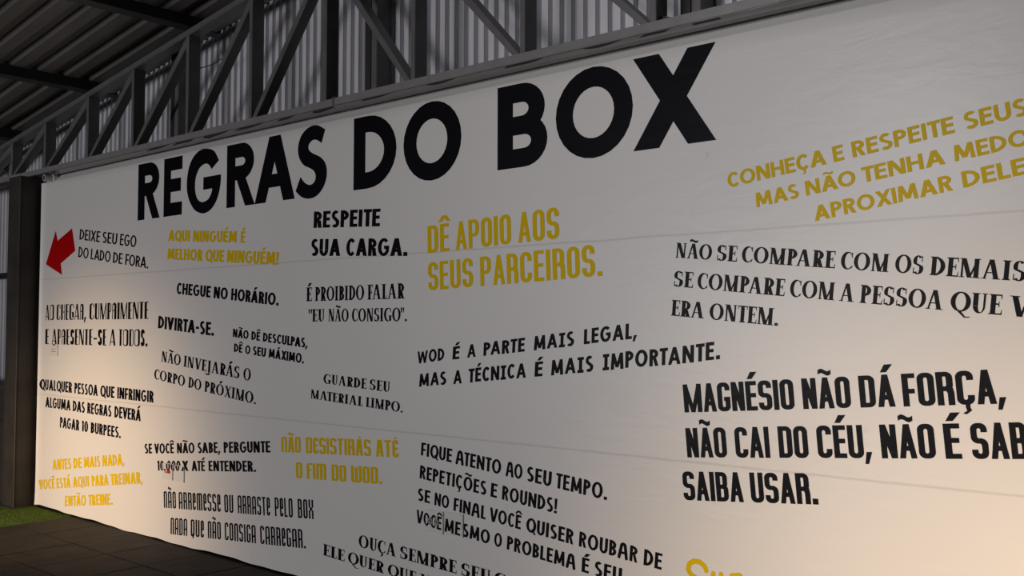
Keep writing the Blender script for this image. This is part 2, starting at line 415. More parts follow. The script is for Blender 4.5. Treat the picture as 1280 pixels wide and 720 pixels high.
# ---------------------------------------------------------------- lettering
# Every letter is drawn from bars, diagonals and partial rounded-rectangle rings in a box one cap-height tall.
def rpath(x0, y0, x1, y1, a, b, A0, A1, k=7):
    pts = []
    for q in range(math.floor(A0/90), math.ceil(A1/90)):
        lo, hi = max(A0, 90*q), min(A1, 90*q+90)
        m = q % 4
        cx = x1 - a if m in (0, 3) else x0 + a
        cy = y1 - b if m in (0, 1) else y0 + b
        n = max(1, math.ceil(k*(hi-lo)/90))
        for i in range(n+1):
            t = math.radians(lo + (hi-lo)*i/n); pts.append((cx + a*math.cos(t), cy + b*math.sin(t)))
    return pts
class Poly(list):
    lev = 0                                  # overlapping strokes of ink lie a few hundredths of a millimetre apart
def remap(p, f):
    q = Poly(f(*v) for v in p); q.lev = getattr(p, 'lev', 0); return q
class Pen:
    def __init__(s): s.q = []; s.n = 0
    def put(s, p): p = Poly(p); p.lev = s.n; s.q.append(p)
    def bar(s, x0, y0, x1, y1): s.n += 1; s.put([(x0,y0),(x1,y0),(x1,y1),(x0,y1)])
    def poly(s, *p): s.n += 1; s.put(p)
    def diag(s, xa, ya, xb, yb, w): s.n += 1; s.put([(xa,ya),(xa+w,ya),(xb+w,yb),(xb,yb)])
    def ring(s, x0, y0, x1, y1, sr, t, rc=None, A0=0, A1=360, sl=None, tb=None, ra=None):
        sl = sr if sl is None else sl; tb = t if tb is None else tb
        a = (x1-x0)/2 if ra is None else min(ra, (x1-x0)/2); b = (y1-y0)/2 if rc is None else min(rc, (y1-y0)/2)
        X0, Y0, X1, Y1 = x0+sl, y0+tb, x1-sr, y1-t
        ia = (X1-X0)/2 if ra is None else max(.01, min((X1-X0)/2, a - min(sl, sr)*.8))
        ib = (Y1-Y0)/2 if rc is None else max(.01, min((Y1-Y0)/2, b - t*.8))
        o = rpath(x0,y0,x1,y1,a,b,A0,A1); i = rpath(X0,Y0,X1,Y1,ia,ib,A0,A1)
        if A1 - A0 == 360: o.append(o[0]); i.append(i[0])
        s.n += 1
        for k in range(len(o)-1): s.put([o[k], o[k+1], i[k+1], i[k]])
    def line(s, pts, w, close=False):
        """poly-line of even width with rounded ends and joints"""
        for (xa, ya), (xb, yb) in zip(pts, pts[1:]):
            d = math.hypot(xb-xa, yb-ya) or 1; nx, ny = -(yb-ya)/d*w/2, (xb-xa)/d*w/2
            s.n += 1; s.put([(xa+nx,ya+ny),(xa-nx,ya-ny),(xb-nx,yb-ny),(xb+nx,yb+ny)])
        for x, y in pts:
            s.n += 1; s.put([(x + w/2*math.cos(PI*k/4), y + w/2*math.sin(PI*k/4)) for k in range(8)])

BW = dict(A=.78,B=.55,C=.655,D=.66,E=.50,F=.47,G=.76,H=.66,I=.2,J=.42,L=.44,M=.88,N=.70,O=.82,P=.54,Q=.82,R=.58,S=.55,T=.52,U=.63,V=.74,W=1.08,X=.72)
BW.update({'0':.60,'1':.37,'.':.2,',':.2,'-':.32,'!':.2,'"':.34})
ACC = {'Ã':('A','~'),'Á':('A',"'"),'É':('E',"'"),'Ê':('E','^'),'Ç':('C',','),'Õ':('O','~'),'Ó':('O',"'"),'Í':('I',"'")}
KERN = {tuple(p): .09 for p in ('TA','AT','AV','VA','PA','FA','LT')}
KERN.update({tuple(p): .045 for p in ('CA','CO','AC','AG','AO','OA','DA','AD','RA','CE','CU','CN','CL','CH','TO','FO','LO','LP','LD','TE','TR','RT','SA','AS','AQ','QU','EV','VE','IV','VO','EX','XI')})
KERN[('O', '"')] = .06; KERN[('"', 'E')] = .05
FONTS = {
 # s stem, t bar, h thin stroke, k width factor, rc/ra corner radii of rounds (None: oval), sp letter gap, d diagonal width
 'geo_heavy':  dict(s=.245, t=.225, k=1.30, sp=.09, d=.325),
 'geo_bold':   dict(s=.215, t=.185, k=.90, sp=.070, d=.240),
 'geo_cond':   dict(s=.180, t=.165, k=.76, sp=.065, d=.200),
 'geo_wide':   dict(s=.200, t=.190, k=1.12, sp=.085, d=.235),
 'grotesk':    dict(s=.155, t=.135, k=.84, sp=.075, d=.160),
 'gothic':     dict(s=.140, t=.120, k=.60, sp=.075, d=.125, rc=.21, ra=.19, fix=.40),
 'poster':     dict(s=.180, t=.145, k=.70, sp=.055, d=.170, rc=.18, ra=.20, fix=.47),
 'serif':      dict(s=.200, t=.075, h=.088, k=.98, sp=.060, d=.190, serif=.070),
 'serif_bold': dict(s=.200, t=.070, h=.085, k=1.0, sp=.060, d=.205, serif=.070),
 'comic':      dict(s=.215, t=.190, k=.98, sp=.115, d=.205, comic=1),
 'brush':      dict(s=.188, t=.160, k=.84, sp=.090, d=.170, arch=1),
 'deco':       dict(s=.165, t=.055, h=.055, k=.58, sp=.085, d=.135, deco=1, rc=.16, ra=.17),
 'unicase':    dict(s=.128, t=.095, k=.50, sp=.105, d=.105, uni=1, rc=.14, ra=.15, fix=.355),
 'unicase_bold': dict(s=.165, t=.130, k=.62, sp=.075, d=.17, uni=2, rc=.15, ra=.15, fix=.45),
}
def glyph(ch, F):
    acc = None
    if ch in ACC: ch, acc = ACC[ch]
    P = Pen(); s, t, d = F['s'], F['t'], F['d']; h = F.get('h', s); k = F['k']; rc = F.get('rc'); ra = F.get('ra')
    sf = F.get('serif', 0); uni = F.get('uni', 0); deco = F.get('deco', 0); arch = F.get('arch', 0); comic = F.get('comic', 0)
    w = BW[ch]*k
    if F.get('fix'):
        w = F['fix']
        w *= {'E':.84,'F':.80,'L':.80,'T':.92,'M':1.5,'W':1.5,'A':1.06,'V':1.04,'X':1.08,'J':.85}.get(ch, 1.0)
        if ch in '.,!-"1I': w = {'I':s, '.':s*1.05, ',':s*1.05, '!':s*1.05, '-':.7*F['fix'], '"':.8*F['fix'], '1':.62*F['fix']}[ch]
    elif deco and ch == '-': w = .30
    elif ch in 'I.,!': w = s*(1.0 if ch == 'I' else 1.05)
    if sf and ch == 'I': w = s + 2*sf
    SH = .042
    def stem(x, y0=0, y1=1, ww=None, top=True, bot=True):
        ww = s if ww is None else ww
        P.bar(x, y0, x+ww, y1)
        if sf:
            for on, yy, up in ((bot, y0, 1), (top, y1, -1)):
                if on:
                    P.bar(x-sf, min(yy, yy+up*SH), x+ww+sf, max(yy, yy+up*SH))
                    P.poly((x-sf*.5, yy+up*SH), (x, yy+up*(SH+.05)), (x, yy+up*SH)); P.poly((x+ww+sf*.5, yy+up*SH), (x+ww, yy+up*(SH+.05)), (x+ww, yy+up*SH))
    def foot(x, ww, y=0, up=1):       # serif under a diagonal
        if sf: P.bar(x-sf, min(y, y+up*SH), x+ww+sf, max(y, y+up*SH))
    def tick(x, y, dn, ln=.16):       # vertical serif on an arm
        if sf: P.poly((x-.05, y), (x, y), (x, y+dn*ln), (x-.018, y+dn*ln))
    x0 = sf                            # left bearing of serif stems
    def bowl(y0, y1, w_, c=None):      # right-hand bowl of B D P R
        hgt = (y1-y0)/2
        a = min(w_-x0-s*.6, hgt*1.15) if ra is None else ra
        b = hgt if rc is None else min(rc, hgt)
        P.bar(x0+s*.5, y1-t, w_-a, y1); P.bar(x0+s*.5, y0, w_-a, y0+t)
        P.ring(w_-2*a, y0, w_, y1, s if not deco else h, t, b if rc else None, -90, 90, ra=None if ra is None else a)
        if rc and y1-y0 > 2*b: P.bar(w_-(h if deco else s), y0+b, w_, y1-b)
    if comic and ch == 'I': w = .44*k
    if ch == 'A':
        if arch or uni == 1:
            if uni:
                P.ring(0, 0, w, 1+.0, s, t, rc, 0, 180, ra=ra); P.bar(0, 0, s, 1-rc); P.bar(w-s, 0, w, 1-rc); P.bar(s*.5, .33, w-s*.5, .33+t)
            else:
                P.line([(s/2, s/2-.04), (w*.16+s*.3, .5), (w*.34, .88), (w*.5, .95), (w*.66, .88), (w*.84-s*.3, .5), (w-s/2, s/2-.04)], s); P.bar(w*.2, .30, w*.8, .30+t)
        else:
            ap = d if not (sf or deco) else d*.9
            hl = h if (sf or deco) else d
            c = w/2; o = sf
            if uni == 2: ap = w*.55; hl = d
            if deco: c = w*.5
            P.diag(o, 0, c-ap/2, 1, hl); P.diag(w-o-d, 0, c+ap/2-d, 1, d)
            if uni == 2: P.bar(c-ap/2+.02, 1-t, c+ap/2-.02, 1.0)
            yb = .22 if not sf else .30
            if deco: yb = .2
            f = lambda y: (o + (c-ap/2-o)*y)
            P.bar(f(yb+t)+hl*.5, yb, w - f(yb+t) - d*.5, yb+(t if not sf else .055))
            foot(o-.01, hl*.9); foot(w-o-d*.98, d)
    elif ch == 'B':
        stem(x0); bowl(0, .5+t*.5, w); bowl(.5-t*.5, 1, w*.95)
    elif ch in 'CG':
        if rc: A0, A1 = (0, 360); 
        ov = .012 if rc is None else 0
        aa = 43 if ch == 'C' else 46
        if rc:
            P.ring(0, 0, w, 1, h if deco else s, t, rc, 0, 180, ra=ra, sl=s); P.ring(0, 0, w, 1, h if deco else s, t, rc, 180, 360, ra=ra, sl=s)
            gap_hi = 1-rc-.10; sr = h if deco else s
            P.bar(0, rc, s, 1-rc)
            P.bar(w-sr, gap_hi, w, 1-rc)
            if ch == 'C': P.bar(w-sr, rc, w, rc+.10)
            else:
                P.bar(w-s, rc, w, .50); P.bar(w*.52, .50-t, w, .50)
        else:
            ww = w*1.04
            P.ring(0, -ov, ww, 1+ov, s if not sf else h, t, None, aa, 360-aa, sl=s)
            if ch == 'G':
                if sf: stem(w-s-sf*.6, .04, .44, bot=False)
                else:
                    P.bar(w*.54, .40, w*.985, .40+t); P.poly((w*.985-s*.98, .43), (w*.985, .43), (w*.965, .22), (w*.80, .10), (w*.72, .2))
            if sf: P.bar(w*.84, .68, w*.90, .97)
            if sf and ch == 'C': P.poly((w*.80, .10), (w*.92, .24), (w*.96, .22), (w*.86, .05))
    elif ch == 'D':
        stem(x0); bowl(0, 1, w)
    elif ch in 'EF':
        if uni and (uni == 1 or ch == 'E') and ch == 'E':
            P.ring(0, 0, w, 1, s, t, rc, 0, 359.9, ra=ra)
            P.bar(0, rc, s, 1-rc)
            if uni == 1: P.bar(w-s, .45, w, 1-rc); P.bar(s*.5, .42, w, .42+t); P.bar(w-s, rc, w, rc+.07)
            else: P.bar(w-s, rc, w, rc+.08); P.bar(w-s, 1-rc-.08, w, 1-rc); P.bar(s*.5, .44, w*.86, .44+t)
        elif uni == 2 and ch == 'F':
            P.ring(0, 0, w*1.1, 1, s, t, rc, 90, 180, ra=ra); P.bar(0, 0, s, 1-rc); P.bar(ra, 1-t, w, 1); P.bar(s*.5, .48, w*.9, .48+t)
        else:
            stem(x0); P.bar(x0+s*.5, 1-t, w, 1); m = .5 - t*.5 + (.02 if ch == 'E' else -.04)
            P.bar(x0+s*.5, m, w*(.93 if not sf else .80), m+t)
            if ch == 'E': P.bar(x0+s*.5, 0, w*(1.0 if not sf else 1.04), t)
            if sf:
                tick(w, 1, -1, .24); P.bar(w*.76, .38, w*.82, .66)
                if ch == 'E': tick(w*1.04, 0, 1, .26)
    elif ch == 'H':
        stem(x0); stem(w-s-x0 if not deco else w-h, ww=s if not deco else h); P.bar(x0+s*.5, .5-t*.45, w-x0-h*.5, .5+t*.55)
    elif ch == 'I':
        if comic:
            P.bar(w*.5-s/2, 0, w*.5+s/2, 1); P.bar(0, 0, w, t); P.bar(0, 1-t, w, 1)
        else: stem(x0)
    elif ch == 'J':
        if sf:
            stem(w-s-sf, -.05, 1, bot=False); P.ring(-.02-w*.25, -.30, w-sf, .12, s, t*1.2, None, 180+40, 360); P.ring(-w*.22, -.27, .0, -.10, .08, .08, None, 0, 360)
        else:
            P.bar(w-s, .25, w, 1); P.ring(0, 0, w, .5, s, t, rc, 200, 360, ra=ra)
    elif ch == 'L':
        stem(x0); P.bar(x0+s*.5, 0, w, t)
        if sf: tick(w, 0, 1, .28)
    elif ch == 'M':
        if uni:
            q = (w+s)/2
            P.ring(0, 0, q, 1, s, t, rc, 0, 180, ra=ra); P.ring(q-s, 0, w, 1, s, t, rc, 0, 180, ra=ra)
            P.bar(0, 0, s, 1-rc*.5); P.bar(q-s, 0, q, 1-rc); P.bar(w-s, 0, w, 1-rc)
        else:
            hl = h if (sf or deco) else s; sp_ = 0 if (sf or deco or rc) else w*.07
            xl, xr = sf, w-sf
            if sf or deco: P.bar(xl, 0, xl+hl, 1); P.bar(xr-(h if deco else s), 0, xr, 1)
            else: P.diag(0, 0, sp_, 1, s); P.diag(w-s, 0, w-s-sp_, 1, s)
            lo = 0.0 if (sf or rc or deco) else .12
            c = w/2; dd = d*.95
            P.diag(c-dd*.5, lo, xl+sp_, 1, dd); P.diag(c-(hl if sf or deco else dd)*.5, lo, xr-sp_-(hl if sf or deco else dd), 1, hl if sf or deco else dd)
            if sf: foot(xl, hl); foot(xr-s, s); P.bar(0, 1-SH, xl+dd*.6, 1); P.bar(xr-s, 1-SH, w, 1)
    elif ch == 'N':
        if uni:
            P.ring(0, 0, w, 1, s, t, rc, 0, 180, ra=ra); P.bar(0, 0, s, 1-rc*.4); P.bar(w-s, 0, w, 1-rc)
        else:
            hl = h if (sf or deco) else s; xl, xr = sf, w-sf
            P.bar(xl, 0, xl+hl, 1); P.bar(xr-hl, 0, xr, 1); dd = d*1.05
            P.diag(xr-dd, 0, xl, 1, dd)
            if sf: foot(xl, hl); P.bar(0, 1-SH, xl+dd*.6, 1); P.bar(xr-hl-sf, 1-SH, w, 1)
    elif ch in 'OQ0':
        ov = .012 if rc is None else 0
        P.ring(0, -ov, w, 1+ov, s, t, rc, ra=ra, sl=s if not deco else h)
        if ch == 'Q':
            if sf: P.poly((w*.35, .02), (w*.52, .04), (w*.78, -.24), (w*1.02, -.22), (w*.98, -.27), (w*.72, -.30))
            elif uni: P.bar(w*.45, -.08, w*.45+s, .2)
            else: P.diag(w*.80, -.10, w*.50, .26, d*.85)
    elif ch == 'P':
        if deco: stem(0); P.ring(-.02, .42, w, 1, h, t, .2, -90, 90, ra=.2); P.bar(s*.5, 1-t, w-.2, 1); P.bar(s*.5, .42, w-.2, .42+t)
        else: stem(x0); bowl(.40, 1, w)
    elif ch == 'R':
        if deco:
            P.bar(0, 0, h, .8); P.ring(0, .4, w, 1, s, t*2, .2, 0, 180, ra=.2, sl=h); P.bar(w-s, 0, w, .8); P.bar(h*.5, .5, w-s*.5, .5+t)
        elif uni == 1:
            P.bar(0, 0, s, 1); P.ring(-.1, .42, w, 1, s, t, rc, -90, 90, ra=ra); P.bar(s*.5, 1-t, w-ra, 1); P.bar(s*.5, .42, w-ra, .42+t)
            P.ring(-.1, -.3, w*1.02, .42+t, s, t, rc, 0, 90, ra=ra); P.bar(w*1.02-s, 0, w*1.02, .42+t-rc)
        else:
            lw = w if not sf else w*.95
            stem(x0); bowl(.42, 1, w*.96); dd = d*.98
            if rc: P.bar(w-s, 0, w, .36); P.poly((w-s, .36), (w, .36), (w*.94, .52), (w*.5, .46))
            else: P.diag((w-dd) if not sf else lw-dd, 0, x0+s*.7+(w*.12 if not sf else 0), .46, dd); 
            if sf: P.bar(lw-dd*.9, 0, lw+sf*.7, SH)
    elif ch == 'S':
        ov = .012 if rc is None else 0
        if rc:
            m = .5
            P.ring(0, m-t*.5, w, 1, s, t, rc, 0, 270, ra=ra); P.bar(0, m-t*.5+rc, s, 1-rc); P.bar(w-s, 1-rc-.08, w, 1-rc)
            P.ring(0, 0, w, m+t*.5, s, t, rc, -180, 90, ra=ra); P.bar(min(ra, w*.4)*.8, m-t*.5, w-min(ra, w*.4)*.8, m+t*.5); P.bar(w-s, rc, w, m+t*.5-rc); P.bar(0, rc, s, rc+.08)
        else:
            tt = t if not (sf or deco) else .06; sp_ = max(t, s*.95) if (sf or deco) else t
            xo = w*.04
            # spine drawn as a sloping band between the two bowls
            P.ring(xo, .47-sp_*.28, w-xo, 1+ov, s, tt, None, 38, 215, sl=s*.92)
            P.ring(0, -ov, w, .53+sp_*.28, s, tt, None, -142, 35)
            hi = (1+ov + .47-sp_*.28)/2; lo = (.53+sp_*.28-ov)/2
            rx = w/2-xo; ry1 = (1+ov-(.47-sp_*.28))/2; ry2 = (.53+sp_*.28+ov)/2
            ca, sa = math.cos(math.radians(215)), math.sin(math.radians(215)); cb, sb = math.cos(math.radians(35)), math.sin(math.radians(35))
            oU = (w/2 + rx*ca, hi + ry1*sa); iU = (xo + s*.92 + (w-2*xo-s*1.92)/2*(1+ca), hi + (ry1-tt)*sa)
            oL = (w/2 + w/2*cb, lo + ry2*sb); iL = (s + (w-2*s)/2*(1+cb), lo + (ry2-tt)*sb)
            n = 8; up, dn = [], []
            for i in range(n+1):
                u = i/n; e = u*u*(3-2*u)
                up.append((iU[0]+(oL[0]-iU[0])*u, iU[1]+(oL[1]-iU[1])*(u*.6+e*.4))); dn.append((oU[0]+(iL[0]-oU[0])*u, oU[1]+(iL[1]-oU[1])*(u*.6+e*.4)))
            for i in range(n): P.poly(dn[i], dn[i+1], up[i+1], up[i])
            if sf: P.bar(w*.82, .68, w*.89, .98); P.bar(w*.08, .02, w*.15, .34)
    elif ch == 'T':
        c = (w-s)/2; stem(c, top=False); P.bar(0, 1-t, w, 1)
        if sf:
            tick(w, 1, -1, .24); P.poly((.05, 1), (0, 1), (0, .76), (.018, .76))
    elif ch == 'U':
        hl = h if (sf or deco) else s
        b = .36 if rc is None else rc
        P.ring(x0, -.012 if rc is None else 0, w-x0, 2*b if rc is None else 1, hl, t if not sf else .06, None if rc is None else rc, 180, 360, sl=s, ra=ra)
        P.bar(x0, b, x0+s, 1); P.bar(w-x0-hl, b if rc is None else b, w-x0, 1)
        if sf: P.bar(0, 1-SH, x0+s+sf, 1); P.bar(w-x0-hl-sf, 1-SH, w, 1)
    elif ch == 'V':
        hl = h if (sf or deco) else d; c = w/2; ap = d*.9
        if arch:
            P.line([(s/2, 1-s/2+.03), (w*.42, s/2-.02), (w*.55, s/2-.02), (w-s/2, 1-s/2+.03)], s)
        else:
            P.diag(c-ap/2, 0, sf, 1, d); P.diag(c+ap/2-hl, 0, w-sf-hl, 1, hl)
            if sf: P.bar(0, 1-SH, sf*2+d, 1); P.bar(w-sf*2-hl, 1-SH, w, 1)
    elif ch == 'W':
        if uni:
            q = (w+s)/2
            P.ring(0, 0, q, 1, s, t, rc, 180, 360, ra=ra); P.ring(q-s, 0, w, 1, s, t, rc, 180, 360, ra=ra)
            P.bar(0, rc, s, 1); P.bar(q-s, rc, q, .92); P.bar(w-s, rc, w, 1)
        else:
            q = w*.27; dd = d*.92
            P.diag(q-dd/2, 0, 0, 1, dd); P.diag(q-dd/2, 0, w/2-dd/2, .95, dd); P.diag(w-q-dd/2, 0, w/2-dd/2, .95, dd); P.diag(w-q-dd/2, 0, w-dd, 1, dd)
    elif ch == 'X':
        hl = h if sf else d
        if uni == 1:
            P.bar(0, .62, s, 1); P.bar(w-s, .62, w, 1); P.bar(0, 0, s, .40); P.bar(w-s, 0, w, .40)
            P.poly((0, .62), (s, .62), (w, .40), (w-s, .40)); P.poly((0, .40), (s, .40), (w, .62), (w-s, .62))
        else:
            P.diag(w-sf-d, 0, sf, 1, d); P.diag(sf, 0, w-sf-hl, 1, hl)
            if sf: foot(sf, hl); foot(w-sf-d, d); P.bar(0, 1-SH, sf*2+d, 1); P.bar(w-sf*2-hl, 1-SH, w, 1)
    elif ch == '1':
        P.bar(w-s, 0, w, 1); P.poly((0, .80), (w-s*.5, .80), (w-s*.5, 1), (w*.3, .95))
    elif ch == '.':
        if sf: P.ring(0, -.01, w, .17, .08, .08)
        else: P.bar(0, 0, w, s*1.05)
    elif ch == ',': P.poly((w*.1, s*1.05), (w, s*1.05), (w*.35, -.17), (-w*.25, -.17))
    elif ch == '-': P.bar(0, .36, w, .36+max(t, .10))
    elif ch == '!': P.bar(0, 0, w, .18); P.poly((w*.15, .27), (w*.85, .27), (w, 1), (0, 1))
    elif ch == '"':
        for x in (0, w*.58): P.poly((x+w*.10, .64), (x+w*.32, .64), (x+w*.42, 1), (x, 1))
    if acc:
        c = w/2; a = min(s, .17)
        y = 1.07
        if acc == "'":
            if uni: P.bar(c-w*.14, 1.06, c+w*.22, 1.16)
            else: P.poly((c-a*.7, y), (c+a*.35, y), (c+a*1.5, y+.24), (c+a*.1, y+.24))
        elif acc == '^': P.poly((c-a*1.7, y), (c-a*.7, y), (c, y+.13), (c, y+.23), (c-a*.55, y+.23)); P.poly((c+a*1.7, y), (c+a*.7, y), (c, y+.13), (c, y+.23), (c+a*.55, y+.23))
        elif acc == '~':
            wd = min(w*.42, .26); pts = [(c-wd+2*wd*i/10, y+.10+.045*math.sin(2*PI*i/10)) for i in range(11)]
            th = .05 + .2*(a-.06)
            for p, q in zip(pts, pts[1:]): P.poly((p[0], p[1]-th), (q[0], q[1]-th), (q[0], q[1]+th), (p[0], p[1]+th))
        elif acc == ',': P.poly((c-.02, .02), (c+.10, .02), (c+.09, -.08), (c+.13, -.17), (c-.02, -.28), (c-.12, -.25), (c+.0, -.17), (c-.03, -.07))
    if comic:
        P.q = [remap(p, lambda x, y: (x + .12*y - .04, y)) for p in P.q]
    return P.q, w
def word_polys(word, F):
    """all polygons of a word in a box 1 wide; returns polys, natural width"""
    x = 0; out = []; rnd = random.Random(len(word)*31 + ord(word[0]))
    kern = {} if F.get('fix') or F.get('deco') else KERN
    prev_base = lambda c: ACC[c][0] if c in ACC else c
    for i, ch in enumerate(word):
        q, w = glyph(ch, F); dy = 0
        if F.get('comic'): dy = rnd.uniform(-.035, .035)
        out += [remap(p, lambda px, py: (px + x, py + dy)) for p in q]
        x += w + F['sp'] - kern.get((prev_base(ch), prev_base(word[i+1]) if i+1 < len(word) else ''), 0)*F['k']
    x -= F['sp']
    return [remap(p, lambda px, py: (px/x, py)) for p in out], x
INK = {}                                    # slogan -> world polygons (x, z), kept for the plates that stand on the lettering
INK_Y = -0.0011
def set_word(row, font):
    word, (xa, za, xb, zb), ha, hb = row
    L_ = math.hypot(xb-xa, zb-za); nx, nz = -(zb-za)/L_, (xb-xa)/L_
    def f(u, v):                             # letters stand perpendicular to their base line
        hh = ha + (hb-ha)*u
        return (xa + (xb-xa)*u + nx*hh*v, za + (zb-za)*u + nz*hh*v)
    return [remap(p, f) for p in word_polys(word, FONTS[font])[0]]
def flat_faces(bm, polys, put):
    for p in polys:
        area = sum(p[i][0]*p[(i+1) % len(p)][1] - p[(i+1) % len(p)][0]*p[i][1] for i in range(len(p)))
        if abs(area) < 1e-9: continue
        q = list(p) if area > 0 else list(p)[::-1]
        bm.faces.new([bm.verts.new(put(x, z, getattr(p, 'lev', 0))) for x, z in q])
def ink(name, polys, m, label, parent):
    bm = bmesh.new()
    flat_faces(bm, polys, lambda x, z, l: (x, INK_Y - 0.00004*(l % 24) - belly(x, z) - fold(x), z))
    o = obj(name, bm, m, parent)
    if label: o['label'] = label
    return o
def phrase(name, label):
    o = bpy.data.objects.new(name, None); COL.objects.link(o); o.parent = banner; o.empty_display_size = .05
    o['label'] = label
    return o
def smooth_outline(pts, corners, n=5):
    out = []; N_ = len(pts)
    for i in range(N_):
        p0, p1, p2, p3 = pts[i-1], pts[i], pts[(i+1) % N_], pts[(i+2) % N_]
        if i in corners: p0 = p1
        if (i+1) % N_ in corners: p3 = p2
        if i in corners and (i+1) % N_ in corners: out.append(p1); continue
        for k in range(n):
            t = k/n
            out.append(tuple(.5*((2*b) + (-a+c)*t + (2*a-5*b+4*c-d)*t*t + (-a+3*b-3*c+d)*t**3) for a, b, c, d in zip(p0, p1, p2, p3)))
    return out

# headline: letters between z = 2.392 and 2.826
HB, HT = 2.392, 2.826
headline = phrase('headline', 'heavy black headline REGRAS DO BOX across the top of the banner')
FH = FONTS['geo_heavy']
def head_letter(ch, xa, xb, **kw):
    F = dict(FH); F.update(kw)
    cap = HT - HB; F['k'] = (xb-xa)/cap/BW[ch]
    q, w = glyph(ch, F)
    ink('letter', [remap(p, lambda px, py: (xa + px*cap, HB + py*cap)) for p in q], M_black, None, headline)
head_letter('R', 1.687, 2.014, s=.235, d=.25); head_letter('E', 2.070, 2.326, s=.225)
head_letter('R', 2.905, 3.240, s=.235, d=.26); head_letter('A', 3.240, 3.680, d=.285, t=.20)
head_letter('D', 4.259, 4.638); head_letter('O', 4.698, 5.157)
head_letter('B', 5.420, 5.755); head_letter('O', 5.809, 6.268); head_letter('X', 6.270, 6.703, d=.325)
ink('letter', [smooth_outline([(2.661,2.836),(2.747,2.806),(2.803,2.737),(2.712,2.684),(2.681,2.717),(2.631,2.732),(2.561,2.711),(2.513,2.655),(2.499,2.585),(2.515,2.516),(2.553,2.474),(2.606,2.460),(2.67,2.473),(2.712,2.511),(2.724,2.547),(2.608,2.547),(2.610,2.636),(2.832,2.636),(2.826,2.56),(2.792,2.475),(2.735,2.414),(2.662,2.383),(2.586,2.381),(2.498,2.412),(2.430,2.480),(2.393,2.563),(2.393,2.655),(2.424,2.743),(2.487,2.807),(2.574,2.839)], {2,3,14,15,16,17})], M_black, None, headline)
ink('letter', [smooth_outline([(3.903,2.836),(3.984,2.799),(3.948,2.717),(3.904,2.742),(3.857,2.746),(3.820,2.722),(3.822,2.690),(3.859,2.664),(3.938,2.631),(3.988,2.586),(4.004,2.528),(3.989,2.468),(3.948,2.417),(3.888,2.386),(3.816,2.380),(3.744,2.400),(3.689,2.44),(3.738,2.525),(3.782,2.485),(3.835,2.466),(3.879,2.480),(3.893,2.515),(3.876,2.549),(3.832,2.573),(3.772,2.597),(3.725,2.645),(3.709,2.700),(3.721,2.757),(3.761,2.806),(3.828,2.835)], {1,2,16,17})], M_black, None, headline)
ink('arrow_mark', [[(0.279,2.403),(0.319,2.313),(0.586,2.404),(0.651,2.210),(0.387,2.114),(0.415,2.015),(0.098,2.119)]], M_red, 'solid red arrow pointing down and left', banner)

